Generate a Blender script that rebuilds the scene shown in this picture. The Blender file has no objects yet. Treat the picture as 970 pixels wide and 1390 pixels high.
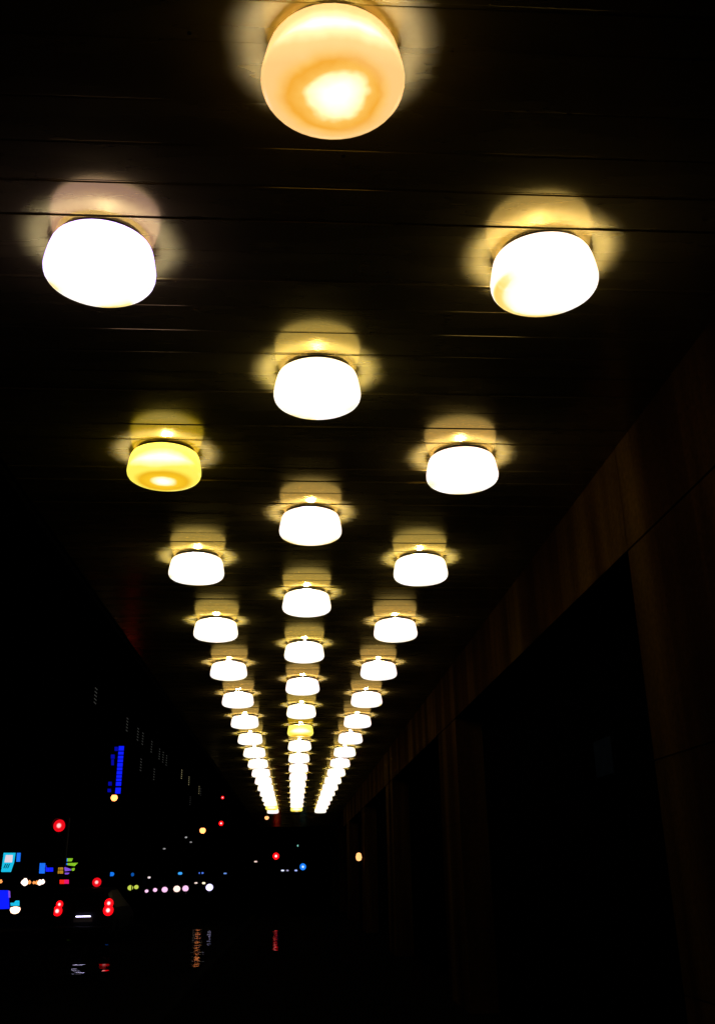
import bpy, bmesh, math, random
from mathutils import Vector, Matrix
random.seed(7)
scene = bpy.context.scene
COL = scene.collection

# ------------------------------------------------------------ camera
EYE = 1.6
F, YAW, PITCH, ROLL = 1301.6, 0.067396868, 0.391855559, -0.014651111
CX, CY = 485.0, 650.0                      # optical centre of the photograph, photo pixels
fw = Vector((math.sin(YAW)*math.cos(PITCH), math.cos(YAW)*math.cos(PITCH), math.sin(PITCH)))
rt0 = Vector((math.cos(YAW), -math.sin(YAW), 0)); up0 = rt0.cross(fw)
c, s = math.cos(ROLL), math.sin(ROLL)
rt = c*rt0 + s*up0; up = -s*rt0 + c*up0
cd = bpy.data.cameras.new('camera'); cam = bpy.data.objects.new('camera', cd); COL.objects.link(cam)
M = Matrix((rt, up, -fw)).transposed().to_4x4(); M.translation = Vector((0, 0, EYE)); cam.matrix_world = M
cd.sensor_fit = 'HORIZONTAL'; cd.sensor_width = 36.0; cd.lens = F*36.0/970.0
cd.shift_x = 0.0; cd.shift_y = -45.0/970.0
cd.clip_start = 0.05; cd.clip_end = 3000
scene.camera = cam

# ------------------------------------------------------------ night sky, exposure
SUN_EL, SUN_ROT = math.radians(-12), math.radians(200)
w = bpy.data.worlds.new('World'); scene.world = w; w.use_nodes = True
nt = w.node_tree; bg = nt.nodes['Background']
sky = nt.nodes.new('ShaderNodeTexSky'); sky.sky_type = 'NISHITA'; sky.sun_disc = False
sky.sun_elevation = math.radians(-4); sky.sun_rotation = SUN_ROT
nt.links.new(sky.outputs[0], bg.inputs[0]); bg.inputs[1].default_value = 0.002
vs = scene.view_settings
vs.view_transform = 'Standard'; vs.look = 'None'; vs.exposure = 0.0; vs.gamma = 1.0; vs.use_curve_mapping = False

# ------------------------------------------------------------ helpers
def px(x, y, Y):
    """world point on the plane at distance Y along the street seen at photo pixel x, y"""
    d = fw + rt*((x-CX)/F) - up*((y-CY)/F)
    return Vector((0, 0, EYE)) + d*(Y/d.y)

def tag(o, label=None, cat=None, group=None, kind=None):
    if label: o['label'] = label
    if cat: o['category'] = cat
    if group: o['group'] = group
    if kind: o['kind'] = kind
    return o

def thing(name, label, cat, loc=(0, 0, 0), rz=0, group=None):
    o = bpy.data.objects.new(name, None); COL.objects.link(o)
    o.location = loc; o.rotation_euler = (0, 0, rz); o.empty_display_size = .2
    return tag(o, label, cat, group)

def build(name, bm, mat, parent=None, smooth=False):
    me = bpy.data.meshes.new(name)
    bmesh.ops.recalc_face_normals(bm, faces=bm.faces[:])
    bm.to_mesh(me); bm.free()
    if smooth:
        for p in me.polygons: p.use_smooth = True
    me.materials.append(mat)
    o = bpy.data.objects.new(name, me); COL.objects.link(o)
    if parent is not None: o.parent = parent
    return o

def box(bm, x0, x1, y0, y1, z0, z1, bev=0.0):
    v = [bm.verts.new(p) for p in ((x0,y0,z0),(x1,y0,z0),(x1,y1,z0),(x0,y1,z0),(x0,y0,z1),(x1,y0,z1),(x1,y1,z1),(x0,y1,z1))]
    fs = [bm.faces.new([v[i] for i in q]) for q in ((0,3,2,1),(4,5,6,7),(0,1,5,4),(1,2,6,5),(2,3,7,6),(3,0,4,7))]
    if bev:
        es = list({e for f in fs for e in f.edges})
        bmesh.ops.bevel(bm, geom=es, offset=bev, segments=1, affect='EDGES', profile=.5)

def lathe(bm, prof, n=24, at=(0, 0, 0), axis='z', cap=True):
    """prof: list of (radius, height)"""
    rings = []
    for r, h in prof:
        ring = []
        for k in range(n):
            a = 2*math.pi*k/n
            p = Vector((r*math.cos(a), r*math.sin(a), h))
            if axis == 'y': p = Vector((p.x, -p.z, p.y))      # axis points to -y (towards the viewer)
            if axis == 'x': p = Vector((p.z, p.x, p.y))
            ring.append(bm.verts.new(p + Vector(at)))
        rings.append(ring)
    for a, b in zip(rings, rings[1:]):
        for k in range(n):
            bm.faces.new((a[k], a[(k+1) % n], b[(k+1) % n], b[k]))
    if cap:
        bm.faces.new(rings[0]); bm.faces.new(rings[-1])

def tube(bm, p0, p1, r0, r1=None, n=10):
    p0, p1 = Vector(p0), Vector(p1); r1 = r0 if r1 is None else r1
    d = (p1-p0).normalized(); q = d.to_track_quat('Z', 'Y')
    A = [bm.verts.new(p0 + q @ Vector((r0*math.cos(2*math.pi*k/n), r0*math.sin(2*math.pi*k/n), 0))) for k in range(n)]
    B = [bm.verts.new(p1 + q @ Vector((r1*math.cos(2*math.pi*k/n), r1*math.sin(2*math.pi*k/n), 0))) for k in range(n)]
    for k in range(n): bm.faces.new((A[k], A[(k+1) % n], B[(k+1) % n], B[k]))
    bm.faces.new(A); bm.faces.new(B)

def new(name):
    m = bpy.data.materials.new(name); m.use_nodes = True
    return m, m.node_tree, m.node_tree.nodes['Principled BSDF']

def N(nt, kind, **kw):
    n = nt.nodes.new(kind)
    for k, v in kw.items():
        if k in n.inputs: n.inputs[k].default_value = v
        else: setattr(n, k, v)
    return n

def ramp(nt, src, stops, interp='LINEAR'):
    r = nt.nodes.new('ShaderNodeValToRGB'); r.color_ramp.interpolation = interp
    e = r.color_ramp.elements
    while len(e) < len(stops): e.new(.5)
    for i, (p, cc) in enumerate(stops):
        e[i].position = p; e[i].color = (*cc, 1) if len(cc) == 3 else cc
    nt.links.new(src, r.inputs[0]); return r

def math_n(nt, op, a, b=None, cc=None, clamp=False):
    n = nt.nodes.new('ShaderNodeMath'); n.operation = op; n.use_clamp = clamp
    for i, v in enumerate((a, b, cc)):
        if v is None: continue
        if isinstance(v, (int, float)): n.inputs[i].default_value = v
        else: nt.links.new(v, n.inputs[i])
    return n.outputs[0]

def plain(name, col, rough=.6, metal=0.0, nscale=8.0, var=.25, bump=.0):
    m, nt, b = new(name)
    tc = N(nt, 'ShaderNodeTexCoord'); no = N(nt, 'ShaderNodeTexNoise', Scale=nscale, Detail=4.0)
    nt.links.new(tc.outputs['Object'], no.inputs['Vector'])
    lo = tuple(v*(1-var) for v in col); hi = tuple(min(1, v*(1+var)) for v in col)
    r = ramp(nt, no.outputs[0], [(.3, lo), (.7, hi)]); nt.links.new(r.outputs[0], b.inputs['Base Color'])
    b.inputs['Roughness'].default_value = rough; b.inputs['Metallic'].default_value = metal; b.inputs['Specular IOR Level'].default_value = 0 if rough >= .8 else .10
    if bump:
        bn = N(nt, 'ShaderNodeBump', Strength=bump, Distance=.01); nt.links.new(no.outputs[0], bn.inputs['Height'])
        nt.links.new(bn.outputs[0], b.inputs['Normal'])
    return m

def glow(name, col, strength, base=(.02, .02, .02)):
    m, nt, b = new(name)
    b.inputs['Base Color'].default_value = (*base, 1); b.inputs['Roughness'].default_value = .3
    b.inputs['Emission Color'].default_value = (*col, 1); b.inputs['Emission Strength'].default_value = strength
    return m

# puddles: photo column, far row, near row, half width, height of the sheet
PUDDLES = [(103, 1259, 1322, .19, -.116), (126, 1283, 1300, .12, -.116), (141, 1282, 1318, .17, -.116), (265, 1262, 1312, .20, -.116), (286, 1264, 1283, .12, -.116), (374, 1264, 1290, .09, .004), (351, 1284, 1296, .05, .004)]

# ------------------------------------------------------------ materials
H = 2.6                                   # lamp centre above the eye
Z_CEIL = EYE + H + 0.107
PITCH_S = 0.2356                          # slat pitch
ROW_DY, ROW_Y0 = 2.3554, 2.5563
ROW_X = (0.1072-1.0141, 0.1072, 0.1072+1.0330)
LR, LH = 0.25, 0.195                      # lamp shade radius and height

# painted metal slats: tan enamel, dust specks
m_slat, nt, b = new('tan_enamel_slats')
tc = N(nt, 'ShaderNodeTexCoord')
mp = N(nt, 'ShaderNodeMapping'); mp.inputs['Scale'].default_value = (1.0, 5.0, 1.0)
nt.links.new(tc.outputs['Object'], mp.inputs['Vector'])
n1 = N(nt, 'ShaderNodeTexNoise', Scale=1.3, Detail=5.0); nt.links.new(mp.outputs[0], n1.inputs['Vector'])
n2 = N(nt, 'ShaderNodeTexNoise', Scale=60.0, Detail=2.0); nt.links.new(tc.outputs['Object'], n2.inputs['Vector'])
vo = N(nt, 'ShaderNodeTexVoronoi', Scale=5.0); nt.links.new(tc.outputs['Object'], vo.inputs['Vector'])
r1 = ramp(nt, n1.outputs[0], [(.3, (.058, .046, .012)), (.7, (.082, .066, .018))])
sp = ramp(nt, vo.outputs['Distance'], [(.03, (.12, .10, .08)), (.05, (1, 1, 1))])
mx = N(nt, 'ShaderNodeMix', data_type='RGBA', blend_type='MULTIPLY'); mx.inputs['Factor'].default_value = 1.0
nt.links.new(r1.outputs[0], mx.inputs['A']); nt.links.new(sp.outputs[0], mx.inputs['B'])
nt.links.new(mx.outputs['Result'], b.inputs['Base Color'])
rr = ramp(nt, n1.outputs[0], [(.3, (.14,)*3), (.7, (.19,)*3)]); nt.links.new(rr.outputs[0], b.inputs['Roughness'])
b.inputs['Specular IOR Level'].default_value = 0
bn = N(nt, 'ShaderNodeBump', Strength=.05, Distance=.002); nt.links.new(n2.outputs[0], bn.inputs['Height']); nt.links.new(bn.outputs[0], b.inputs['Normal'])
gl = N(nt, 'ShaderNodeBsdfGlossy'); gl.inputs['Color'].default_value = (.215, .170, .044, 1); nt.links.new(rr.outputs[0], gl.inputs['Roughness']); nt.links.new(bn.outputs[0], gl.inputs['Normal'])
ad = N(nt, 'ShaderNodeAddShader'); nt.links.new(b.outputs[0], ad.inputs[0]); nt.links.new(gl.outputs[0], ad.inputs[1])
nt.links.new(ad.outputs[0], nt.nodes['Material Output'].inputs['Surface'])

m_dark = plain('black_void', (.004, .004, .004), .9)
m_base = plain('dark_metal_ring', (.02, .018, .015), .5, .3)

def lamp_mat(name, kind, tint=(1, .72, .34), top=5.0, base=(1.25, 1.17, 1.02)):
    """opal glass drum lit from inside, pattern fixed to the glass: bulb glow on the bottom, brighter band round the neck, amber stains"""
    m, nt, b = new(name)
    tc = N(nt, 'ShaderNodeTexCoord'); se = N(nt, 'ShaderNodeSeparateXYZ'); nt.links.new(tc.outputs['Object'], se.inputs[0])
    oi = N(nt, 'ShaderNodeObjectInfo')
    x, y, z = se.outputs
    r = math_n(nt, 'SQRT', math_n(nt, 'ADD', math_n(nt, 'MULTIPLY', x, x), math_n(nt, 'MULTIPLY', y, y)))
    rn = math_n(nt, 'DIVIDE', r, LR)
    zn = math_n(nt, 'DIVIDE', z, -LH, clamp=True)              # 0 at the neck, 1 at the bottom
    off = N(nt, 'ShaderNodeCombineXYZ'); nt.links.new(math_n(nt, 'MULTIPLY', oi.outputs['Random'], 37.0), off.inputs[0]); nt.links.new(math_n(nt, 'MULTIPLY', oi.outputs['Random'], 91.0), off.inputs[2])
    va = N(nt, 'ShaderNodeVectorMath', operation='ADD'); nt.links.new(tc.outputs['Object'], va.inputs[0]); nt.links.new(off.outputs[0], va.inputs[1])
    no = N(nt, 'ShaderNodeTexNoise', Scale=5.5, Detail=3.0); nt.links.new(va.outputs[0], no.inputs['Vector'])
    b.inputs['Base Color'].default_value = (.55, .45, .30, 1); b.inputs['Roughness'].default_value = .18
    band = ramp(nt, zn, [(.0, (1, 1, 1)), (.34, (.5, .5, .5)), (.50, (.12, .12, .12)), (.84, (0, 0, 0))])      # brighter neck, even wall, softer bottom
    if kind in ('white', 'stained'):
        bt = ramp(nt, zn, [(.66, (0,)*3), (.90, (1,)*3)]); bx = N(nt, 'ShaderNodeMix', data_type='RGBA'); nt.links.new(bt.outputs[0], bx.inputs['Factor'])
        bx.inputs['A'].default_value = (*base, 1); bx.inputs['B'].default_value = (1.2, 1.12, 1.02, 1)
        lo, hi = (.47, .64) if kind == 'white' else (.30, .44)
        # stain plus painted-in warm edge of the glow, strongest low down where noise is high
        edge = ramp(nt, zn, [(.82, (0,)*3), (.885, (1,)*3), (.94, (.9,)*3), (.975, (0,)*3)])
        side = ramp(nt, math_n(nt, 'DIVIDE', y, LR), [(.05, (0,)*3), (.45, (1,)*3)])      # far side only
        st = math_n(nt, 'MULTIPLY', math_n(nt, 'MULTIPLY', edge.outputs[0], side.outputs[0]), ramp(nt, no.outputs[0], [(lo, (0,)*3), (hi, (1,)*3)]).outputs[0])
        cr = ramp(nt, st, [(0, (1.15, 1.05, .70)), (.7, (1.08, .85, .28)), (1, (1.05, .66, .14))])
        sx = N(nt, 'ShaderNodeMix', data_type='RGBA'); nt.links.new(math_n(nt, 'MULTIPLY', st, 2.2, clamp=True), sx.inputs['Factor'])
        nt.links.new(bx.outputs['Result'], sx.inputs['A']); nt.links.new(cr.outputs[0], sx.inputs['B']); body = sx.outputs['Result']
    else:
        deep = (.86, .46, .012) if kind == 'amber' else (.93, .42, .04)
        mid = (1.0, .60, .02) if kind == 'amber' else (1.0, .55, .10)
        pale = (1.05, .90, .11) if kind == 'amber' else (1.02, .72, .27)
        hot = (1.5, 1.4, 1.1); rim = pale if kind == 'amber' else (1.02, .62, .22)
        wob = math_n(nt, 'MULTIPLY', math_n(nt, 'SUBTRACT', no.outputs[0], .5), .3 if kind == 'amber' else .55)
        # bottom face: hot spot of the bulb, darker ring, pale rim
        hs = .26 if kind == 'amber' else .38
        bot = ramp(nt, math_n(nt, 'ADD', rn, wob), [(.10, hot), (hs, (1.25, 1.1, .55)), (hs+.11, mid), (.64, deep), (.74, mid), (.86, rim)])
        # wall: bulb glow painted in half way up, on the side facing the camera
        az = math_n(nt, 'ADD', math_n(nt, 'MULTIPLY', math_n(nt, 'DIVIDE', y, LR), -1.0), math_n(nt, 'MULTIPLY', math_n(nt, 'ABSOLUTE', math_n(nt, 'SUBTRACT', zn, .60)), -1.3))
        wall = ramp(nt, math_n(nt, 'ADD', az, wob), [(.10, rim), (.45, pale), (.72, (1.2, 1.10, .55)), (.92, hot)])
        isb0 = ramp(nt, rn, [(.62, (1,)*3), (.88, (0,)*3)]); isz = ramp(nt, zn, [(.6, (0,)*3), (.7, (1,)*3)])
        isb = N(nt, 'ShaderNodeMath', operation='MULTIPLY'); nt.links.new(isb0.outputs[0], isb.inputs[0]); nt.links.new(isz.outputs[0], isb.inputs[1])
        mx = N(nt, 'ShaderNodeMix', data_type='RGBA'); nt.links.new(isb.outputs[0], mx.inputs['Factor'])
        nt.links.new(wall.outputs[0], mx.inputs['A']); nt.links.new(bot.outputs[0], mx.inputs['B'])
        body = mx.outputs['Result']
    add = N(nt, 'ShaderNodeMix', data_type='RGBA', blend_type='ADD'); add.inputs['Factor'].default_value = 1.0
    sc = N(nt, 'ShaderNodeMix', data_type='RGBA', blend_type='MULTIPLY'); sc.inputs['Factor'].default_value = 1.0
    nt.links.new(band.outputs[0], sc.inputs['A']); sc.inputs['B'].default_value = tuple(t*top for t in tint)+(1,)
    nt.links.new(body, add.inputs['A']); nt.links.new(sc.outputs['Result'], add.inputs['B'])
    nt.links.new(add.outputs['Result'], b.inputs['Emission Color']); b.inputs['Emission Strength'].default_value = 1.0
    return m

m_lw = [lamp_mat('opal_glass_yellow', 'white', (1, .70, .15), 0.5, (1.55, 1.32, 1.01)),
        lamp_mat('opal_glass_warm', 'white', (1, .62, .26), 0.5, (1.52, 1.17, 1.10)),
        lamp_mat('opal_glass_tan', 'white', (1, .60, .42), .4, (1.38, 1.02, 2.7))]
m_stain = lamp_mat('stained_opal_glass', 'stained', (1, .62, .26), 0.5, (1.52, 1.20, 1.05))
m_amber = lamp_mat('amber_stained_glass', 'amber', (.9, .62, .06), 1.4)
m_peach = lamp_mat('peach_stained_glass', 'peach', (.9, .50, .20), .05)

# ------------------------------------------------------------ setting: ground
m_asph, nt, b = new('wet_asphalt')
tc = N(nt, 'ShaderNodeTexCoord')
a1 = N(nt, 'ShaderNodeTexNoise', Scale=.35, Detail=5.0); nt.links.new(tc.outputs['Object'], a1.inputs['Vector'])
a2 = N(nt, 'ShaderNodeTexNoise', Scale=9.0, Detail=4.0); nt.links.new(tc.outputs['Object'], a2.inputs['Vector'])
a3 = N(nt, 'ShaderNodeTexNoise', Scale=120.0, Detail=2.0); nt.links.new(tc.outputs['Object'], a3.inputs['Vector'])
nt.links.new(ramp(nt, a1.outputs[0], [(.3, (.003, .003, .0033)), (.7, (.008, .008, .0085))]).outputs[0], b.inputs['Base Color'])
nt.links.new(ramp(nt, a1.outputs[0], [(.42, (.55,)*3), (.62, (.75,)*3)]).outputs[0], b.inputs['Roughness'])
bs = math_n(nt, 'ADD', math_n(nt, 'MULTIPLY', a2.outputs[0], .8), math_n(nt, 'MULTIPLY', a3.outputs[0], .15))
b.inputs['Specular IOR Level'].default_value = 0
bn = N(nt, 'ShaderNodeBump', Strength=.5, Distance=.03); nt.links.new(bs, bn.inputs['Height']); nt.links.new(bn.outputs[0], b.inputs['Normal'])
m_pave = plain('dry_dark_paving', (.0035, .003, .0028), .95, nscale=3)
m_kerb = plain('kerb_granite', (.008, .008, .008), .85)
m_soil = plain('dark_ground', (.01, .01, .01), .9, nscale=.2)

bm = bmesh.new(); box(bm, -900, 900, -100, 1500, -.5, -.18); tag(build('ground', bm, m_soil), kind='structure')
bm = bmesh.new(); box(bm, -17.0, -1.76, -20, 420, -.17, -.12); tag(build('road', bm, m_asph), kind='structure')
bm = bmesh.new()
for k in range(-4, 120):                       # paving slabs with open joints
    for j in range(4):
        x0 = -1.56 + j*1.5
        box(bm, x0+.004, x0+1.496, k*1.2+.004, k*1.2+1.196, -.2, 0.0)
tag(build('pavement', bm, m_pave), kind='structure')
bm = bmesh.new(); box(bm, -1.75, -1.57, -10, 144, -.2, .004, .01)
tag(build('kerb', bm, m_kerb), kind='structure')
bm = bmesh.new(); box(bm, -20.6, -17.2, -20, 420, -.2, -.0, .01)
tag(build('far_pavement', bm, m_kerb), kind='structure')

# rain puddles: irregular thin sheets of rippled water
m_water, nt, b = new('rippled_puddle_water')
tc = N(nt, 'ShaderNodeTexCoord')
mp = N(nt, 'ShaderNodeMapping'); mp.inputs['Scale'].default_value = (.5, 2.6, 1.0); nt.links.new(tc.outputs['Object'], mp.inputs['Vector'])
a2 = N(nt, 'ShaderNodeTexNoise', Scale=1.0, Detail=2.0); nt.links.new(mp.outputs[0], a2.inputs['Vector'])
b.inputs['Base Color'].default_value = (.003, .003, .003, 1); b.inputs['Roughness'].default_value = .04; b.inputs['IOR'].default_value = 1.33
bn = N(nt, 'ShaderNodeBump', Strength=1.0, Distance=.017); nt.links.new(a2.outputs[0], bn.inputs['Height']); nt.links.new(bn.outputs[0], b.inputs['Normal'])
def ground(x, y, z):
    d = fw + rt*((x-CX)/F) - up*((y-CY)/F); return Vector((0, 0, EYE)) + d*((z-EYE)/d.z)
for (x, ya, yb, hw, z) in PUDDLES:
    rg = random.Random(int(x)); bm = bmesh.new(); f0 = ground(x, yb, z); f1 = ground(x, ya, z); yy = f0.y
    while yy < f1.y:                               # thin water slivers lined up with the camera to shape the reflected streak
        t_ = (yy-f0.y)/(f1.y-f0.y); p = f0.lerp(f1, t_); ln = rg.uniform(.22, .6); ww = hw*rg.uniform(.45, 1.0); ox = rg.uniform(-.35, .35)*hw; ph = rg.uniform(0, 6.3)
        vv = [bm.verts.new((p.x+ox+ww*(1+.2*math.sin(3*a+ph))*math.cos(a), p.y+ln*.5*(1+.15*math.sin(5*a+ph))*math.sin(a)*.92, z)) for a in (2*math.pi*k/16 for k in range(16))]
        bm.faces.new(vv); yy += ln*rg.uniform(1.0, 1.2)
    tag(build('puddle', bm, m_water), kind='structure')

# ------------------------------------------------------------ setting: the slatted canopy ceiling
XL, XR = -2.05, 2.19
bm = bmesh.new()
for k in range(2, 258):
    y0, y1 = k*PITCH_S, (k+1)*PITCH_S
    g = .0022 + (.0045 if random.random() < .25 else 0)
    if k in (14, 20, 24): g = .009
    dz = random.uniform(-.0008, .0008); tilt = random.uniform(-.0012, .0012)
    # pan section: flat face, rolled edges turned up into the joint
    e = .0035
    prof = [(y0+g, .03), (y0+g, e*1.1), (y0+g+e*.35, e*.3), (y0+g+e, 0), (y1-g-e, tilt), (y1-g-e*.35, tilt+e*.3), (y1-g, tilt+e*1.1), (y1-g, .03)]
    # joints between pans lengthwise at staggered places
    A = [bm.verts.new((XL, yy, zz+dz)) for yy, zz in prof]
    B = [bm.verts.new((XR, yy, zz+dz)) for yy, zz in prof]
    for i in range(len(prof)-1): bm.faces.new((A[i], A[i+1], B[i+1], B[i]))
# raised cover lips under the joints
for k in range(2, 258):
    yj = k*PITCH_S; dp = .0048 if k in (15, 17, 22, 24) else random.choice((-.001, -.001, -.001, .001, .002, .0035, .0048))
    if k in (14, 20): dp = -.001; hw = random.uniform(.0018, .0026)
    box(bm, XL, XR, yj-hw, yj+hw, -dp, .033)
# backing above the pans and end closure
box(bm, XL-.02, XR, 0.2, 61, .035, .30)
ce = build('ceiling', bm, m_slat); ce.location = (0, 0, Z_CEIL)
ce.data.materials.append(m_dark)
for p in ce.data.polygons:
    if min(ce.data.vertices[v].co.z for v in p.vertices) > .034: p.material_index = 1
tag(ce, kind='structure')
bm = bmesh.new(); box(bm, XL-.16, XL-.03, 0.2, 61, -.05, .75, .01)
cf = build('ceiling_fascia', bm, m_dark); cf.location = (0, 0, Z_CEIL); tag(cf, kind='structure')

# ------------------------------------------------------------ stone building on the right
m_stone, nt, b = new('brown_streaked_stone')
tc = N(nt, 'ShaderNodeTexCoord')
mp = N(nt, 'ShaderNodeMapping'); mp.inputs['Scale'].default_value = (1.0, 1.0, .06)
nt.links.new(tc.outputs['Object'], mp.inputs['Vector'])
s1 = N(nt, 'ShaderNodeTexNoise', Scale=1.7, Detail=4.0, Roughness=.5); nt.links.new(mp.outputs[0], s1.inputs['Vector'])
s2 = N(nt, 'ShaderNodeTexNoise', Scale=26.0, Detail=4.0); nt.links.new(tc.outputs['Object'], s2.inputs['Vector'])
k1 = ramp(nt, s1.outputs[0], [(.34, (.013, .0060, .0020)), (.50, (.030, .0145, .0036)), (.68, (.085, .046, .009))])  # brighter streaks: lamp reflections painted into the colour, along with rain stain
mx = N(nt, 'ShaderNodeMix', data_type='RGBA', blend_type='MULTIPLY'); mx.inputs['Factor'].default_value = .7
nt.links.new(k1.outputs[0], mx.inputs['A']); nt.links.new(ramp(nt, s2.outputs[0], [(.3, (.6,)*3), (.7, (1.2,)*3)]).outputs[0], mx.inputs['B'])
nt.links.new(mx.outputs['Result'], b.inputs['Base Color'])
nt.links.new(ramp(nt, s1.outputs[0], [(.3, (.75,)*3), (.7, (.5,)*3)]).outputs[0], b.inputs['Roughness'])
b.inputs['Specular IOR Level'].default_value = 0
m_glass, nt, b = new('dark_glazing')
b.inputs['Base Color'].default_value = (.001, .001, .0012, 1); b.inputs['Roughness'].default_value = .9; b.inputs['Specular IOR Level'].default_value = 0  # matte black panes: the dark of the deep bays put into the colour
m_frame = plain('bronze_frame', (.0012, .001, .001), .95, 0)
m_interior = plain('unlit_interior', (.002, .002, .002), .95)

BEAM_Z0 = EYE + 1.965
piers = [(4.24+9.05*k + (0 if k == 0 else -.0), 5.94+9.05*k) for k in range(7)]
bld = thing('stone_building', 'brown streaked stone building with square piers and dark glazed bays beside the walkway', 'building', (2.19, 0, 0))
# beam: panels with thin joints, butt against ceiling
bm = bmesh.new()
ys = [0.3]
for a, c2 in piers: ys += [a-(9.05-1.7)/2, a, c2]
ys = sorted(v for v in ys if .3 <= v < 61) + [61]
for a, c2 in zip(ys, ys[1:]):
    if c2-a > .1: box(bm, 0.0, .30, a+.004, c2-.004, BEAM_Z0+.006, Z_CEIL+.5)
box(bm, .012, .29, .3, 61, BEAM_Z0+.01, Z_CEIL+.48)
build('beam', bm, m_stone, bld)
for a, c2 in piers + [(-4.8, -3.1)]:
    bm = bmesh.new(); zz = 0.0
    for z1 in (.95, 2.22, BEAM_Z0-.004):
        box(bm, 0.0, .55, a, c2, zz+(.005 if zz else 0), z1-.003); zz = z1
    box(bm, .012, .54, a+.012, c2-.012, 0, BEAM_Z0-.006)
    build('pier', bm, m_stone, bld)
for i in range(6):
    a = piers[i][1]; c2 = piers[i+1][0]
    fr = bmesh.new(); pn = bmesh.new(); n = 4; wdt = (c2-a)/n
    for k in range(n+1):
        yc = min(max(a+k*wdt, a+.03), c2-.03); box(fr, .36, .44, yc-.028, yc+.028, .0, BEAM_Z0)
    for z in (.12, 2.35, BEAM_Z0-.06):
        for k in range(n): box(fr, .362, .438, a+k*wdt+.03, a+(k+1)*wdt-.03, z-.04, z+.04)
    f = build('window_frame', fr, m_frame, bld)
    box(pn, .395, .407, a+.02, c2-.02, .05, BEAM_Z0-.03); build('pane', pn, m_glass, f)
bm = bmesh.new(); box(bm, .60, 9, .3, 61, 0, Z_CEIL+6)
build('core_wall', bm, m_interior, bld)
bm = bmesh.new(); box(bm, .31, 8.9, .3, 61, Z_CEIL+.55, Z_CEIL+9); box(bm, -4.2, .3, .3, 60.9, Z_CEIL+.76, Z_CEIL+9)
build('upper_wall', bm, m_interior, bld)

# pale notice behind the glass of the first bay
q = px(822, 1021, 8.05)
t = thing('notice_board', 'faint pale blue notice board hung on the dark glazing of the nearest bay', 'notice board', (2.19+.355, 8.05, 2.47))
bm = bmesh.new(); box(bm, 0, .02, -.26, .26, -.17, .17, .004); build('frame', bm, m_frame, t)
bm = bmesh.new(); box(bm, -.006, -.001, -.235, .235, -.145, .145); build('panel', bm, plain('pale_blue_card', (.012, .020, .033), .8), t)

# ------------------------------------------------------------ drum lamps
R = LR
shade_prof = [(.855*R, 0), (.895*R, -.007), (.922*R, -.020), (.945*R, -.042), (.968*R, -.070), (.988*R, -.098), (R, -.120), (.998*R, -.138), (.982*R, -.154), (.945*R, -.168), (.88*R, -.179), (.77*R, -.187), (.50*R, -.193), (.2*R, -.195)]
LEAK = {}
def make_lamp(label, loc):
    t = thing('ceiling_lamp', label, 'ceiling lamp', loc, 0, 'drum lamps in three rows on the canopy ceiling')
    bm = bmesh.new(); lathe(bm, [(.30*R, -.0057), (.765*R, -.0057), (.78*R, -.0065), (.78*R, -.0145), (.765*R, -.0160), (.30*R, -.0160)], 40)
    b = build('base_ring', bm, m_base, t)
    bm = bmesh.new(); lathe(bm, shade_prof, 40, cap=False); bm.faces.new([v for v in bm.verts if abs(v.co.z+LH) < 1e-6])
    s = build('shade', bm, m_lw[0], t, True); s.location = (0, 0, -.0260)
    # the bulb: its light escapes upward through the gap over the glass and draws a disc on the ceiling
    s.data.materials[0] = None; s.material_slots[0].link = 'OBJECT'; s.material_slots[0].material = m_lw[0]
    return t
proto = make_lamp('', (0, 0, 0))
def copy_tree(o, parent=None):
    c = o.copy(); COL.objects.link(c)
    if parent is not None: c.parent = parent
    for ch in list(o.children): copy_tree(ch, c)
    return c
ORD = ['first','second','third','fourth','fifth','sixth','seventh','eighth','ninth','tenth','eleventh','twelfth','thirteenth','fourteenth','fifteenth','sixteenth','seventeenth','eighteenth']
rng = random.Random(3)
BULB = {'opal_glass_yellow': ((1, .80, .10), 60), 'opal_glass_warm': ((1, .72, .24), 60), 'opal_glass_tan': ((1, .74, .50), 60), 'opal_glass_tan_pink': ((.60, .58, 1.0), 72),
        'stained_opal_glass': ((1, .74, .22), 60), 'amber_stained_glass': ((1, .74, .05), 30), 'peach_stained_glass': ((1, .64, .32), 17)}
first = True
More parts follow.
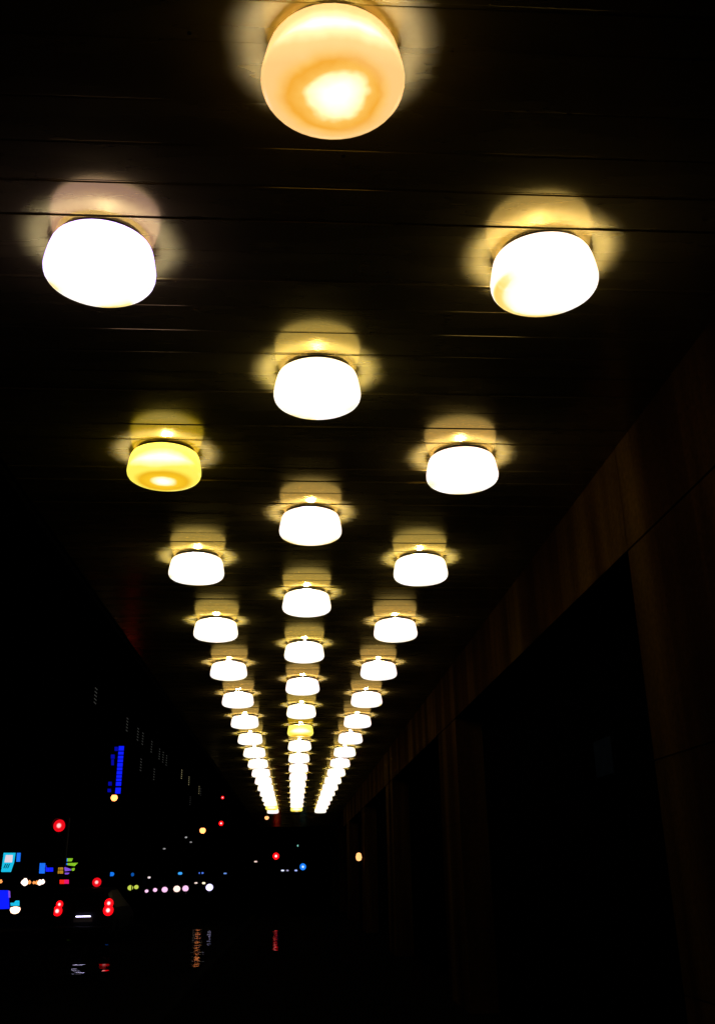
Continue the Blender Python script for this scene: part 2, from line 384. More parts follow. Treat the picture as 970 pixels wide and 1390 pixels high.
for row, (xr, nm) in enumerate(zip(ROW_X, ('left', 'middle', 'right'))):
    for i in range(18):
        off = 0 if row == 1 else .5
        src = proto if first else copy_tree(proto); first = False
        src.location = (xr, ROW_Y0 + ROW_DY*(i+off), Z_CEIL)
        mat = m_lw[rng.choice((0, 0, 1))]; look = 'bright white drum lamp'
        if row != 1 and i == 0: mat = m_lw[2]
        if row == 1 and i == 1: mat = m_lw[0]
        if (row, i) in ((1, 7), (0, 1), (1, 17), (0, 16)): mat = m_amber; look = 'amber yellow drum lamp'
        if (row, i) == (1, 0): mat = m_peach; look = 'big peach drum lamp with a white hot centre'
        if (row, i) in ((2, 0), (2, 3), (0, 4), (1, 2), (0, 6)): mat = m_stain
        if (row, i) == (2, 0): look = 'white drum lamp with a yellow stained lower edge'
        if (row, i) == (2, 3): look = 'amber bottomed white drum lamp'
        if look.startswith('bright') and i not in (0, 17): lab = f'white drum lamp, {ORD[i]} from the near end of the {nm} ceiling row'
        elif i == 17: lab = f'{look}, farthest of the {nm} row on the canopy ceiling'
        elif i == 0: lab = f'{look}, nearest of the {nm} row'
        else: lab = f'{look}, {ORD[i]} from the near end of the {nm} row'
        src['label'] = lab
        for ch in src.children:
            if ch.name.startswith('shade'):
                key = mat.name + ('_pink' if (row, i) == (0, 0) else '')
                if key not in LEAK:
                    ld = bpy.data.lights.new('bulb', 'SPOT'); ld.spot_size = math.radians(166.5); ld.spot_blend = .05; ld.shadow_soft_size = .028
                    ld.color = BULB[key][0]; ld.energy = BULB[key][1]*2.3; LEAK[key] = ld
                bo = bpy.data.objects.new('bulb', LEAK[key]); COL.objects.link(bo); bo.parent = src; bo.location = (0, 0, -.055); bo.rotation_euler = (math.pi, 0, 0)
                ch.material_slots[0].link = 'OBJECT'; ch.material_slots[0].material = mat
                ch.rotation_euler = (0, 0, (.75 if (row, i) == (2, 0) else 0) if mat in (m_amber, m_peach, m_stain) else rng.uniform(-.7, .7))

# ------------------------------------------------------------ small hanging and wall lamps
m_orange = glow('sodium_lamp_glass', (1, .46, .16), 1.6)
m_orange_hi = glow('street_lamp_glass', (1, .28, .08), 3.6)
m_pole = plain('painted_pole', (.004, .004, .004), .8)
q = px(362, 1110, 42.0)
t = thing('pendant_lamp', 'tiny orange pendant lamp hanging left of the last ceiling lamps', 'pendant lamp', (q.x, 42.0, Z_CEIL))
hz = q.z - Z_CEIL
bm = bmesh.new(); tube(bm, (0, 0, -.002), (0, 0, hz+.08), .012); lathe(bm, [(.03, hz+.08), (.06, hz+.06), (.07, hz+.045)], 16); build('stem', bm, plain('brass_stem', (.35, .2, .06), .35, .8), t)
bm = bmesh.new(); lathe(bm, [(.03, hz-.085), (.07, hz-.06), (.095, hz), (.07, hz+.04), (.05, hz+.044)], 16); build('globe', bm, m_orange, t, True)
q = px(484, 1163, 32.2)
t = thing('wall_lamp', 'small orange wall lamp fixed to the far stone pier', 'wall lamp', (2.19, 32.2, q.z))
bm = bmesh.new(); lathe(bm, [(.05, -.002), (.05, -.03)], 14, axis='x'); tube(bm, (-.03, 0, 0), (-.12, 0, .0), .012); build('bracket', bm, m_pole, t)
bm = bmesh.new(); lathe(bm, [(.03, -.13), (.075, -.10), (.095, -.02), (.07, .08), (.03, .11)], 14, at=(-.15, 0, 0)); build('globe', bm, m_orange, t, True)

# ------------------------------------------------------------ street lamps
def street_lamp(x, y, Y, r, label, mat, kind='globe'):
    q = px(x, y, Y)
    t = thing('street_lamp', label, 'street lamp', (q.x, Y, -.12), 0, 'street lamps along the road')
    h = q.z+.12
    bm = bmesh.new(); lathe(bm, [(.16, 0), (.16, .25), (.10, .5), (.075, h*.6), (.055, h-r)], 12); build('pole', bm, m_pole, t)
    bm = bmesh.new(); lathe(bm, [(.3*r, h-.98*r), (.7*r, h-.72*r), (.95*r, h-.3*r), (r, h), (.85*r, h+.45*r), (.6*r, h+.72*r)], 16)
    build('lamp_globe', bm, mat, t, True)
    bm = bmesh.new(); lathe(bm, [(.62*r, h+.725*r), (.72*r, h+.78*r), (.3*r, h+1.0*r), (.05*r, h+1.1*r)], 16); build('cap', bm, m_pole, t)
street_lamp(155, 1083, 45, .15, 'orange street lamp just below the tall blue vertical sign', m_orange_hi)
street_lamp(275, 1127.5, 110, .32, 'orange street lamp high beside the red signal far down the road', m_orange_hi)

# ------------------------------------------------------------ signals
def lens_mat(name, col, s_out, s_in):
    m, nt, b = new(name)
    tc = N(nt, 'ShaderNodeTexCoord'); se = N(nt, 'ShaderNodeSeparateXYZ'); nt.links.new(tc.outputs['Object'], se.inputs[0])
    rr = math_n(nt, 'SQRT', math_n(nt, 'ADD', math_n(nt, 'MULTIPLY', se.outputs[0], se.outputs[0]), math_n(nt, 'MULTIPLY', se.outputs[2], se.outputs[2])))
    o = tuple(v*s_out for v in col); i = tuple((v*.5+.5)*s_in for v in col)
    r = ramp(nt, rr, [(.0, (1,)*3), (.28, (.8,)*3), (.42, (.06,)*3), (.52, (0,)*3)])
    mx = N(nt, 'ShaderNodeMix', data_type='RGBA'); nt.links.new(r.outputs[0], mx.inputs['Factor']); mx.inputs['A'].default_value = (*o, 1); mx.inputs['B'].default_value = (*i, 1)
    nt.links.new(mx.outputs['Result'], b.inputs['Emission Color']); b.inputs['Emission Strength'].default_value = 1
    b.inputs['Base Color'].default_value = (.05, .05, .05, 1)
    return m
m_red = lens_mat('red_lens', (1, .004, .012), .85, 1.4)
m_red_far = lens_mat('red_lens_far', (1, .003, .005), 2.2, 2.5)
m_cyan = lens_mat('green_lens', (.01, .22, 1), 1.0, 1.6)
m_house = plain('signal_housing', (.006, .006, .006), .6)
def lens(r, mat, parent, loc, name='lamp_lens', ry=1.0):
    """a domed lens facing the viewer, unit-size object space"""
    bm = bmesh.new(); lathe(bm, [(1, 0), (.92, .12), (.6, .26), (.2, .32)], 20, axis='y')
    o = build(name, bm, mat, parent, True); o.location = loc; o.scale = (r, r, r*ry); return o
def traffic_light(x, y, Y, r, label, lit=0, mat=None, n=3):
    q = px(x, y, Y)
    t = thing('traffic_light', label, 'traffic light', (q.x, Y, -.12), 0, 'traffic lights on the road')
    zc = q.z+.12; sp = r*2.6; ztop = zc + lit*sp
    bm = bmesh.new(); tube(bm, (0, .12, 0), (0, .12, ztop-(n-1)*sp-1.2*r+.05), .055); build('pole', bm, m_pole, t)
    bm = bmesh.new(); box(bm, -1.5*r, 1.5*r, .04, .04+1.4*r, ztop-(n-1)*sp-1.4*r, ztop+1.4*r, .02); hb = build('housing', bm, m_house, t)
    for k in range(n):
        z = ztop-k*sp
        lens(r, (mat or m_red) if k == lit else m_house, t, (0, .038, z))
        bm = bmesh.new()                                   # hood over each lens
        A = []; Bv = []
        for j in range(11):
            a = math.pi*(j/10)*1.1-.05*math.pi
            A.append(bm.verts.new((1.12*r*math.cos(a), .04, z+1.12*r*math.sin(a)))); Bv.append(bm.verts.new((1.12*r*math.cos(a), -1.1*r*(.25+.75*max(0, math.sin(a))), z+1.14*r*math.sin(a))))
        for j in range(10): bm.faces.new((A[j], A[j+1], Bv[j+1], Bv[j]))
        build('hood', bm, m_house, t)
traffic_light(80, 1121, 25, .142, 'large round red traffic light, highest on the left of the street')
traffic_light(300, 1118, 100, .22, 'small red traffic light right beside the far orange street lamp', mat=m_red_far)
traffic_light(302, 1083, 120, .17, 'tiny red light directly above another red signal, far off', mat=m_red_far)
traffic_light(374.5, 1162.5, 72, .22, 'red traffic light below the end of the middle lamp row', mat=m_red_far)
traffic_light(411, 1177, 72, .22, 'cyan green traffic light at the far end of the walkway', lit=2, mat=m_cyan)

# warning lamp on a post
q = px(131.5, 1198, 33)
t = thing('warning_lamp', 'round red warning lamp on a post behind the parked car', 'warning lamp', (q.x, 33, -.12))
bm = bmesh.new(); lathe(bm, [(.2, 0), (.2, .05), (.04, .08), (.035, q.z+.12-.16)], 14); build('post', bm, m_pole, t)
bm = bmesh.new(); lathe(bm, [(.17, -.06), (.17, .0), (.155, .01)], 20, at=(0, 0, q.z+.12), axis='y'); build('housing', bm, m_house, t)
lens(.14, m_red, t, (0, -.012, q.z+.12), ry=.95)

# ------------------------------------------------------------ vehicles
m_tyre = plain('tyre_rubber', (.008, .008, .008), .8)
m_rim = plain('wheel_metal', (.2, .2, .2), .4, .8)
m_cglass = plain('car_glass', (.006, .006, .007), .12)
def car_body_bm(w, L, zr, zb=.22, van=False):
    """lofted body along y: list of stations (y, half width at sill, belt z, roof z, half roof width)"""
    bm = bmesh.new()
    if van: st = [(0, .93, .95, 1.62, .80), (.06, .98, 1.0, 1.9, .84), (.5, 1, 1.0, 1.95, .85), (L-1.5, 1, 1.0, 1.93, .85), (L-1.0, 1, 1.0, 1.2, .84), (L-.15, .96, .85, .95, .8), (L, .88, .6, .7, .75)]
    else: st = [(0, .90, .78, .86, .74), (.07, .97, .92, 1.0, .78), (.35, 1, .96, 1.36, .70), (.9, 1, .96, 1.46, .68), (L*.48, 1, .95, 1.47, .68), (L*.64, 1, .93, 1.30, .70), (L*.74, 1, .90, .98, .80), (L-.12, .95, .74, .80, .82), (L, .86, .55, .62, .74)]
    rings = []
    for y, hw, zbelt, zroof, hr in st:
        hw *= w/2; hr *= w/2
        pts = [(-hw*.93, zb), (-hw, zb+.15), (-hw, (zb+zbelt)/2), (-hw*.97, zbelt), (-hr, zroof-.06), (-hr*.85, zroof), (hr*.85, zroof), (hr, zroof-.06), (hw*.97, zbelt), (hw, (zb+zbelt)/2), (hw, zb+.15), (hw*.93, zb)]
        rings.append([bm.verts.new((x, y, z)) for x, z in pts])
    for a, b2 in zip(rings, rings[1:]):
        n = len(a)
        for k in range(n): bm.faces.new((a[k], a[(k+1) % n], b2[(k+1) % n], b2[k]))
    bm.faces.new(rings[0]); bm.faces.new(rings[-1]); return bm, st
def wheels(t, w, L):
    for sx in (-1, 1):
        for yy in (.75, L-.85):
            bm = bmesh.new(); lathe(bm, [(.20, -.10), (.31, -.10), (.33, -.07), (.33, .07), (.31, .10), (.20, .10)], 20, at=(0, 0, 0), axis='x')
            wh = build('wheel', bm, m_tyre, t, True); wh.location = (sx*(w/2-.10), yy, .33)
            bm = bmesh.new(); lathe(bm, [(.05, -.09), (.20, -.085), (.20, .085), (.05, .09)], 16, axis='x'); build('rim', bm, m_rim, wh)
# the car seen from behind: y runs away from the viewer
qa, qb = px(78, 1236, 30), px(147.5, 1235, 30)
cx = (qa.x+qb.x)/2
car = thing('parked_car', 'dark car seen from behind with paired round red tail lights and lit plate', 'car', (cx, 30, -.12), 0)
W = abs(qb.x-qa.x)+.30
bm, _ = car_body_bm(W, 4.2, 1.46); build('body', bm, plain('dark_car_paint', (.003, .003, .004), .5), car)
bm = bmesh.new()
vs_ = [bm.verts.new(p) for p in ((-.58, .115, 1.0), (.58, .115, 1.0), (.5, .33, 1.31), (-.5, .33, 1.31))]; bm.faces.new(vs_)
bmesh.ops.solidify(bm, geom=bm.faces[:], thickness=.015); build('rear_window', bm, m_cglass, car)
wheels(car, W, 4.2)
bm = bmesh.new(); box(bm, -W/2*.92, W/2*.92, -.07, -.005, .30, .50, .03); build('bumper', bm, m_house, car)
m_red_car = lens_mat('tail_light_lens', (1, .002, .006), 1.6, 2.0)
for (x, y, r) in ((81, 1228, .10), (78, 1237, .135), (148, 1226.5, .125), (147, 1236, .145)):
    q = px(x, y, 29.98); o = lens(r, m_red_car, car, (q.x-cx, -.03, q.z+.12), 'tail_light')
q = px(112.5, 1249, 29.9)
bm = bmesh.new(); box(bm, -.26, .26, -.012, 0, -.06, .06, .003); pl = build('number_plate', bm, plain('plate_white', (.6, .55, .6), .5), car); pl.location = (q.x-cx, -.10, q.z+.12)
m_pl = glow('plate_lamp', (.72, .65, 1), 9)
bm = bmesh.new(); box(bm, -.2, .2, -.02, 0, .075, .095); pp = build('plate_lamp', bm, m_pl, car); pp.location = (q.x-cx, -.08, q.z+.12)

m_head = glow('headlight_glass', (1, .55, .85), 1.15); m_head_b = glow('headlight_blue', (.66, .62, 1), 1.7); m_head_w = glow('headlight_warm', (1, .70, .60), 1.5)
m_yel = glow('indicator_glass', (.55, .65, .08), 1.0)
def oncoming(Y, lights, label, paint, van=False):
    """car facing the viewer; lights = [(x, y, r, material)], its front at distance Y"""
    pts = [px(x, y, Y) for x, y, r, m in lights]
    ax = sum(p.x for p in pts)/len(pts); gap = abs(pts[-1].x-pts[0].x)
    w = 1.72; t = thing('oncoming_car', label, 'car', (ax, Y, -.12), 0, 'cars coming down the far road')
    L = 4.3; zr = 0
    bm, st = car_body_bm(w, L, 0, van=van)
    for v in bm.verts: v.co.y = L-v.co.y            # nose towards the viewer
    build('body', bm, plain(paint+'_paint', (.02, .02, .022), .35), t)
    bm = bmesh.new()
    ya, yb, za, zb2 = (1.05, 1.40, 1.30, 1.80) if van else (L-L*.73, L-L*.645, 1.02, 1.28)
    vv = [bm.verts.new(p) for p in ((-.62, ya, za), (.62, ya, za), (.54, yb, zb2), (-.54, yb, zb2))]
    bm.faces.new(vv); bmesh.ops.translate(bm, verts=bm.verts[:], vec=(0, -.03, .02)); bmesh.ops.solidify(bm, geom=bm.faces[:], thickness=.012); build('windscreen', bm, m_cglass, t)
    wheels(t, w, L)
    bm = bmesh.new(); box(bm, -.42, .42, -.03, .0, .36, .52, .01); build('grille', bm, m_house, t)
    for (x, y, r, m), p in zip(lights, pts):
        bm = bmesh.new(); lathe(bm, [(1, 0), (.9, .2), (.5, .4), (.15, .45)], 14, axis='y')
        o = build('headlight', bm, m, t, True); o.location = (p.x-ax, -.02, p.z+.12); o.scale = (r, r, r*.85)
    return t
oncoming(92, [(223.5, 1208, .26, m_head), (240, 1207, .30, m_head_w)], 'oncoming car with a warm right headlight, between the other far headlights', 'silver_car')
oncoming(100, [(199, 1210, .17, m_head), (210.5, 1208.5, .20, m_head)], 'oncoming car with two small dim pinkish headlights, left of the brighter pair', 'black_car')
oncoming(112, [(177, 1205.5, .30, m_yel), (185, 1204.5, .24, m_yel)], 'far van with two close yellow green lights, leftmost of the oncoming traffic', 'grey_van', True)

def motorcycle(x, y, Y, r, mat, label):
    q = px(x, y, Y)
    t = thing('motorcycle', label, 'motorcycle', (q.x, Y, -.12), 0, 'motorcycles coming down the road')
    zc = q.z+.12
    for yy in (0.1, 1.35):
        bm = bmesh.new(); lathe(bm, [(.22, -.045), (.29, -.055), (.31, 0), (.29, .055), (.22, .045)], 20, axis='x', cap=False)
        for k in range(0, 6):
            a = k*math.pi/3; tube(bm, (0, 0, 0), (0, .24*math.cos(a), .24*math.sin(a)), .012, n=5)
        wh = build('wheel', bm, m_tyre, t); wh.location = (0, yy, .31)
    bm = bmesh.new()
    for sx in (-.07, .07): tube(bm, (sx, .1, .31), (sx, .32, zc+.25), .022)
    build('fork', bm, m_rim, t)
    bm = bmesh.new(); box(bm, -.13, .13, .35, 1.3, .42, .78, .05); box(bm, -.16, .16, .4, .85, .76, .95, .06); build('body', bm, m_house, t)
    bm = bmesh.new(); box(bm, -.13, .13, .85, 1.45, .80, .90, .03); build('seat', bm, m_tyre, t)
    bm = bmesh.new(); tube(bm, (-.36, .42, 1.02), (.36, .42, 1.02), .016); build('handlebar', bm, m_rim, t)
    bm = bmesh.new(); lathe(bm, [(1, 0), (.9, .2), (.5, .4), (.15, .45)], 14, axis='y')
    o = build('headlight', bm, mat, t, True); o.location = (0, .12, zc); o.scale = (r, r, r*.9)
motorcycle(251.5, 1206.5, 92, .27, m_head, 'motorcycle with one white headlight right of the oncoming car')
motorcycle(284, 1205, 80, .28, m_head_b, 'motorcycle with a bluish headlight, rightmost of the oncoming traffic')

# ------------------------------------------------------------ street side buildings on the left
m_fac = plain('dark_facade', (.010, .010, .011), .9, nscale=.5)
m_win_w = glow('lit_blind_white', (.8, .78, .72), .035)
m_win_y = glow('lit_blind_yellow', (.8, .68, .35), .30)
FX = -20.6
def facade(y0, y1, h, label, wins):
    t = thing('office_block', label, 'building', (FX, y0, -.05), 0, 'dark office blocks across the road')
    bm = bmesh.new(); box(bm, -14, 0, 0, y1-y0, 0, h); build('wall', bm, m_fac, t)
    bm = bmesh.new(); box(bm, -14, .35, .01, y1-y0-.01, h+.001, h+.5, .05); build('cornice', bm, m_fac, t)
    # storeys of window frames
    for sidx in range(int((h-1)/3.4)):
        z = 1.2 + sidx*3.4
        for k in range(int((y1-y0-1)/4.4)):
            if sidx < int((h-1)/3.4)-2: continue
            yy = .6+k*4.4
            bm = bmesh.new(); box(bm, .002, .05, yy, yy+3.6, z, z+1.9)
            w_ = build('window', bm, m_frame, t)
            if (sidx, k) in wins or (sidx+100, k) in wins:
                yel = (sidx+100, k) in wins; bm = bmesh.new()
                for j in range(5): box(bm, .052, .062, yy+.6, yy+1.9, z+.12+j*.36, z+.12+j*.36+.11)
                build('blind', bm, m_win_y if yel else m_win_w, w_)
    return t
def zrow(x, y):                                            # place on the facade plane
    d = fw + rt*((x-CX)/F) - up*((y-CY)/F); k = FX/d.x; return (d.y*k, EYE+d.z*k)
for q_ in [(215,1003),(250,1030),(280,1065),(136,921)]: print('facade', q_, zrow(*q_))
print([tuple(round(v, 1) for v in zrow(*q)) for q in ((136,921),(250,1030),(280,1065),(300,1090),(158,1013),(158,1078),(0,1222),(12,1170),(95,1177))])
facade(20, 58, 17, 'dark office block across the road behind the cyan and blue signs', {})
facade(60, 118, 24, 'dark office block behind the tall blue vertical sign', {(5, 9)})
facade(120, 176, 24.5, 'dark office block with a top row of dim white lit blinds', {(5, 0), (5, 2), (5, 3), (4, 3), (5, 5), (4, 6), (5, 7), (5, 8), (5, 9)})
facade(178, 260, 24.5, 'far dark office block with yellowish lit blinds near its top', {(105, 1), (105, 4), (4, 5), (105, 9), (5, 10)})

# ------------------------------------------------------------ illuminated signs
m_blue = glow('blue_neon', (.004, .012, 1), 1.05)
m_blue_d = glow('blue_neon_dim', (.004, .008, 1), .35)
m_cy = glow('cyan_sign', (.01, .55, .85), .95)
m_sky = glow('sky_blue_sign', (.01, .18, 1), .9)
m_pink = glow('pale_pink_sign', (.78, .66, .74), 1.0)
m_lime = glow('lime_sign', (.32, .72, .02), .75)
m_gold = glow('gold_sign', (.75, .38, .02), .6)
m_viol = glow('violet_sign', (.28, .10, .9), .8)
m_mag = glow('magenta_sign', (.9, .01, .18), .9)
m_redp = glow('red_sign', (1, .02, .01), .95)
def sheet(name, mat, parent, pts, Y, c0, th=.03, dy=0.0):
    """a flat lit shape with thickness: pts are photo pixels on the plane at Y"""
    bm = bmesh.new(); P = [px(x, y, Y) for x, y in pts]
    a = [bm.verts.new((p.x-c0.x, dy, p.z-c0.z)) for p in P]; b2 = [bm.verts.new((p.x-c0.x, dy+th, p.z-c0.z)) for p in P]
    bm.faces.new(a); bm.faces.new(b2[::-1])
    for k in range(len(a)): bm.faces.new((a[k], a[(k+1) % len(a)], b2[(k+1) % len(a)], b2[k]))
    return build(name, bm, mat, parent)
def signpost(t, c0, back=.5):
    """bracket back to the facade"""
    bm = bmesh.new(); d = c0.x-FX
    tube(bm, (0, .12, 0), (-max(d-.02, .3), .12, 0), .06); build('bracket', bm, m_pole, t)

# vertical blue blade sign with small dark glyph gaps
Ys = 82
c0 = px(157.5, 1045, Ys)
t = thing('vertical_sign', 'tall narrow glowing blue vertical sign with dots beside it, on the left facade', 'sign', c0)
def rect(x0, y0, x1, y1, sk=0): return [(x0+sk, y0), (x1+sk, y0), (x1, y1), (x0, y1)]
sheet('panel', m_pole, t, [(160, 1011), (171, 1011), (165.5, 1080), (154, 1080)], Ys, c0, .2, .05)
sl = lambda y: (1078-y)*.078
glyphs = [(1013, 1019), (1020.5, 1024.5), (1026, 1030), (1031, 1035), (1036, 1041), (1042, 1046), (1047, 1051.5), (1052.5, 1056), (1057, 1060.5), (1061.5, 1067), (1069.5, 1077.5)]
for a, b2 in glyphs:
    gl = sheet('letter', m_blue, t, [(156.2+sl(a), a), (163.2+sl(a), a), (163.2+sl(b2), b2), (156.2+sl(b2), b2)], Ys, c0, .05)
for (x0, y0, x1, y1) in ((155.5, 1014, 160, 1019.5), (150.5, 1024.5, 155.5, 1030), (151, 1031, 154.5, 1039), (147, 1061.5, 151.5, 1066.5), (146, 1071, 150.5, 1075.5)):
    sheet('dot', m_blue_d, t, rect(x0, y0, x1, y1), Ys, c0, .05)
signpost(t, c0)

Y1 = 50
c0 = px(12, 1171, Y1)
t = thing('shop_sign', 'slanted cyan sign with a pale square above three dark strokes', 'sign', c0, 0, 'lit signs across the road')
sheet('panel', m_cy, t, [(5, 1158), (20.5, 1158), (18.5, 1171), (14, 1184), (1.5, 1184)], Y1, c0, .1)
sheet('pale_square', m_pink, t, [(8, 1161), (17.5, 1161), (16.5, 1171), (6, 1171)], Y1, c0, .012, -.014)
for k in range(3): sheet('stroke', m_pole, t, [(7.2+k*2.6, 1173), (8.4+k*2.6, 1173), (5.8+k*2.6, 1179), (4.6+k*2.6, 1179)], Y1, c0, .012, -.014)
signpost(t, c0)
c0 = px(25, 1164, Y1+1)
t = thing('shop_sign', 'narrow upright sky blue sign right beside the cyan one', 'sign', c0, 0, 'lit signs across the road')
sheet('panel', m_sky, t, [(23, 1158), (27.5, 1158), (26.5, 1170), (22, 1170)], Y1+1, c0, .1); signpost(t, c0)
c0 = px(63, 1179, 56)
t = thing('shop_sign', 'blue sign of two joined squares between the cyan and lime signs', 'sign', c0, 0, 'lit signs across the road')
sheet('bright_square', m_sky, t, [(54, 1172), (61, 1172), (60, 1186), (53, 1186)], 56, c0, .1)
for k in range(2):
    sheet('dim_square', m_blue, t, rect(62+k*5.2, 1175-k, 66.4+k*5.2, 1183.5), 56, c0, .1)
signpost(t, c0)
c0 = px(92, 1176, 60)
t = thing('shop_sign', 'multicoloured sign with blue to lime stripes over a gold square', 'sign', c0, 0, 'lit signs across the road')
sheet('blue_stripe', m_sky, t, [(80, 1166), (91, 1165.3), (91, 1169.7), (77.5, 1171)], 60, c0, .08)
sheet('lime_stripe', m_lime, t, [(91.5, 1165.5), (98.5, 1165.5), (97, 1169.5), (91.5, 1169.7)], 60, c0, .08)
sheet('blue_stripe', m_sky, t, [(80, 1172), (91, 1172), (91, 1174.5), (81, 1174)], 60, c0, .08)
sheet('lime_stripe', m_lime, t, [(91.5, 1172), (105.5, 1171.5), (101, 1176), (91.5, 1174.8)], 60, c0, .08)
for j in range(2):
    for k in range(2): sheet('gold_square', m_gold, t, rect(75.5+k*5.3, 1177+j*5, 80+k*5.3, 1181+j*5.2), 60, c0, .08)
sheet('violet_stripe', m_viol, t, [(87, 1177), (96, 1180), (96, 1182), (88, 1183)], 60, c0, .08)
sheet('lime_dot', m_lime, t, [(97, 1179.5), (101, 1178.5), (100.5, 1182), (97.5, 1182.5)], 60, c0, .08)
sheet('violet_stripe', m_viol, t, [(88, 1185), (94, 1185), (92, 1187.3), (88, 1187.3)], 60, c0, .08)
signpost(t, c0)
c0 = px(87, 1197.5, 62)
t = thing('shop_sign', 'small red and magenta sign under the multicoloured stripes', 'sign', c0, 0, 'lit signs across the road')
sheet('red_panel', m_redp, t, rect(81, 1194.5, 87, 1200.3), 62, c0, .08); sheet('magenta_panel', m_mag, t, rect(87.3, 1194.5, 93, 1200), 62, c0, .08); signpost(t, c0)
c0 = px(6, 1222, 44)
t = thing('display_screen', 'large deep blue lit screen at the left edge with a violet rim', 'screen', c0)
sheet('screen', m_blue, t, [(-22, 1209), (11, 1209), (12, 1234), (-22, 1236)], 44, c0, .1)
sheet('rim', m_viol, t, [(11.2, 1209.5), (13.2, 1210), (13.6, 1219), (11.8, 1219)], 44, c0, .06)
bm = bmesh.new(); box(bm, -.9, .2, .11, .3, -c0.z-.05, -.5); build('stand', bm, m_pole, t)
c0 = px(20, 1232, 40)
t = thing('kiosk_lamp', 'cyan capped lantern with a white orange glow beside the blue screen', 'lantern', c0)
sheet('cyan_cap', m_cy, t, [(14, 1226), (19, 1226), (21, 1223), (25, 1223), (25, 1230), (14.5, 1230)], 40, c0, .15)
bm = bmesh.new(); lathe(bm, [(.03, -.2), (.14, -.16), (.19, -.06), (.17, .02), (.05, .05)], 14, at=(0, .1, -.03)); build('glass', bm, glow('kiosk_glass', (1, .62, .42), 3), t, True)
bm = bmesh.new(); tube(bm, (0, .1, -.2), (0, .1, -c0.z-.02), .04); build('post', bm, m_pole, t)

# string of little bulbs along a shop awning
bc = [(31, 1198, .10), (34, 1198, .17), (40, 1198, .09), (46, 1198.5, .07), (50, 1198.5, .09), (54, 1198.5, .13), (58, 1197.5, .11), (1, 1197, .09)]
m_bulbw = glow('bulb_pinkish', (1, .72, .62), 2.2); m_bulbo = glow('bulb_orange', (1, .32, .08), 1.3)
c0 = px(45, 1196.5, 54)
t = thing('bulb_string', 'string of small orange and white bulbs under the blue signs', 'string lights', c0)
p0, p1 = px(-8, 1195.6, 54), px(64, 1196.4, 54)
bm = bmesh.new(); tube(bm, p0-c0, p1-c0, .02); build('cable', bm, m_pole, t)
for i, (x, y, r) in enumerate(bc):
    p = px(x, y, 54)-c0; bm = bmesh.new(); lathe(bm, [(.2*r, -r), (.8*r, -.6*r), (r, 0), (.7*r, .6*r), (.3*r, 1.1*r)], 10, at=p); build('bulb', bm, m_bulbw if i in (0, 1, 5, 6) else m_bulbo, t, True)
bm = bmesh.new(); tube(bm, p1-c0, (p1.x-c0.x, .0, -c0.z-.02), .035); tube(bm, p0-c0, (p0.x-c0.x, .0, -c0.z-.02), .035); build('post', bm, m_pole, t)

# little distant lit boxes and lamps, each a small lit box on its own post
def small_light(x, y, Y, wpx, hpx, col, st, label, name='lit_sign', cat='sign'):
    c0 = px(x, y, Y); t = thing(name, label, cat, (c0.x, Y, -.12))
    k = Y/F; zc = c0.z+.12
    bm = bmesh.new(); box(bm, -wpx*k/2, wpx*k/2, -.06, .0, zc-hpx*k/2, zc+hpx*k/2, min(wpx, hpx)*k*.3); build('light_panel', bm, glow('lit_panel', col, st), t)
    bm = bmesh.new(); box(bm, -wpx*k/2-.03, wpx*k/2+.03, .002, .08, zc-hpx*k/2-.03, zc+hpx*k/2+.03); build('back_box', bm, m_pole, t)
    bm = bmesh.new(); tube(bm, (0, .05, 0), (0, .05, zc-hpx*k/2-.03), .045); build('post', bm, m_pole, t)
B = (.01, .22, 1)
small_light(150.5, 1187, 70, 8, 4.5, B, .8, 'small blue lit sign right of the round red warning lamp')
small_light(180, 1187.5, 90, 3.5, 4, B, .35, 'dim little blue sign above the yellow green van lights')
small_light(244.5, 1186, 120, 5, 3, (.05, .4, 1), .9, 'small light blue sign above the white headlights')
small_light(273, 1185.5, 120, 6, 2, (.1, .25, 1), .7, 'thin blue sign above the bluish motorcycle headlight')
small_light(305.5, 1186, 130, 4, 1.8, (.2, .4, 1), .6, 'tiny blue sign alone right of the headlights')
small_light(202.5, 1191.5, 120, 3.5, 2.4, (1, .85, .85), .7, 'tiny pale lamp above the dim headlights', 'lit_lamp', 'lamp')
small_light(266, 1199, 95, 3.6, 1.8, (1, .8, .7), .9, 'tiny pale lamp left of the bluish motorcycle headlight', 'lit_lamp', 'lamp')
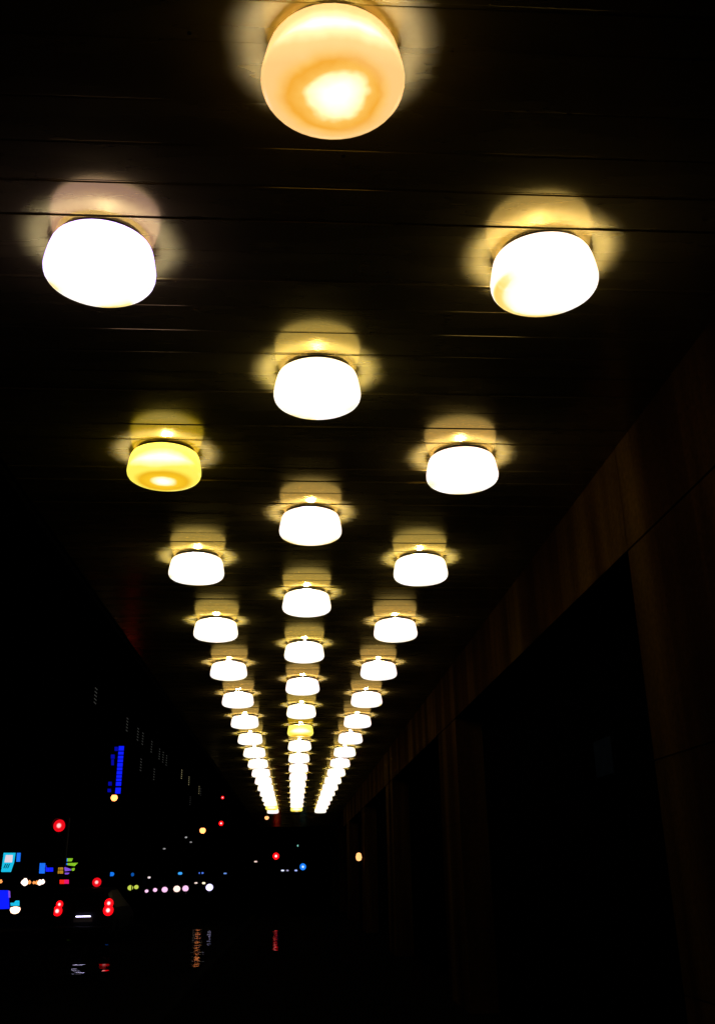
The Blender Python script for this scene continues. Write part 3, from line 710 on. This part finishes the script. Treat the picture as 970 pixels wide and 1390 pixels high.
small_light(276.5, 1199.2, 95, 4, 2.4, (1, .85, .55), 1.2, 'tiny cream lamp just above the bluish motorcycle headlight', 'lit_lamp', 'lamp')
small_light(347, 1170, 120, 3.8, 2, (1, .7, .6), .8, 'tiny pale lamp left of the red traffic light', 'lit_lamp', 'lamp')
small_light(405, 1148.3, 100, 3.6, 2.2, (.35, 1, .8), .6, 'tiny pale green light above the cyan traffic light', 'lit_lamp', 'lamp')
small_light(252.5, 1137, 120, 2.8, 1.8, (1, 1, 1), .35, 'tiny dim white lamp left of and below the far orange street lamp', 'lit_lamp', 'lamp')
small_light(259, 1143.5, 125, 2.8, 1.6, (1, 1, 1), .22, 'faintest dim white lamp below the far orange street lamp', 'lit_lamp', 'lamp')
small_light(223, 1152.5, 110, 3.2, 1.6, (1, 1, 1), .25, 'dim white lamp midway between the facade and far signs', 'lit_lamp', 'lamp')
small_light(482, 1205.5, 45, 3, 1.4, (.9, .9, .9), .35, 'tiny white light low at the end of the stone piers', 'lit_lamp', 'lamp')
for i, (x, wp, cc, s_) in enumerate(((377.5, 3, (.2, .2, 1), .3), (383.5, 4, (.7, .75, 1), 1.0), (390, 3, (.6, .6, .9), .5), (401.5, 3.4, (.4, .5, 1), .9), (406, 3, (.9, .5, .8), .7))):
    lab = ['faint blue dot, leftmost of the far row of low lights', 'white dot, brightest of the far row of low lights', 'greyish dot, third in the far row of low lights', 'blue dot in the low row, left of the cyan signal', 'pinkish dot in the low row, beneath the cyan signal'][i]
    small_light(x, 1182, 110, wp, 2.0, cc, s_, lab, 'lit_lamp', 'lamp')

# dark buildings closing the far end of the street
for (x0, x1, y0, y1, h, lab) in ((-19, -2.6, 300, 320, 9, 'low dark building closing the far end of the road'), (-2.0, 16, 200, 215, 8, 'low dark building beyond the end of the walkway')):
    t = thing('distant_building', lab, 'building', (x0, y0, -.05)); bm = bmesh.new(); box(bm, 0, x1-x0, 0, y1-y0, 0, h); build('wall', bm, m_fac, t)
    bm = bmesh.new(); box(bm, -.2, x1-x0+.2, -.2, y1-y0+.2, h+.001, h+.35); build('roof', bm, m_fac, t)

scene.cycles.max_bounces = 6
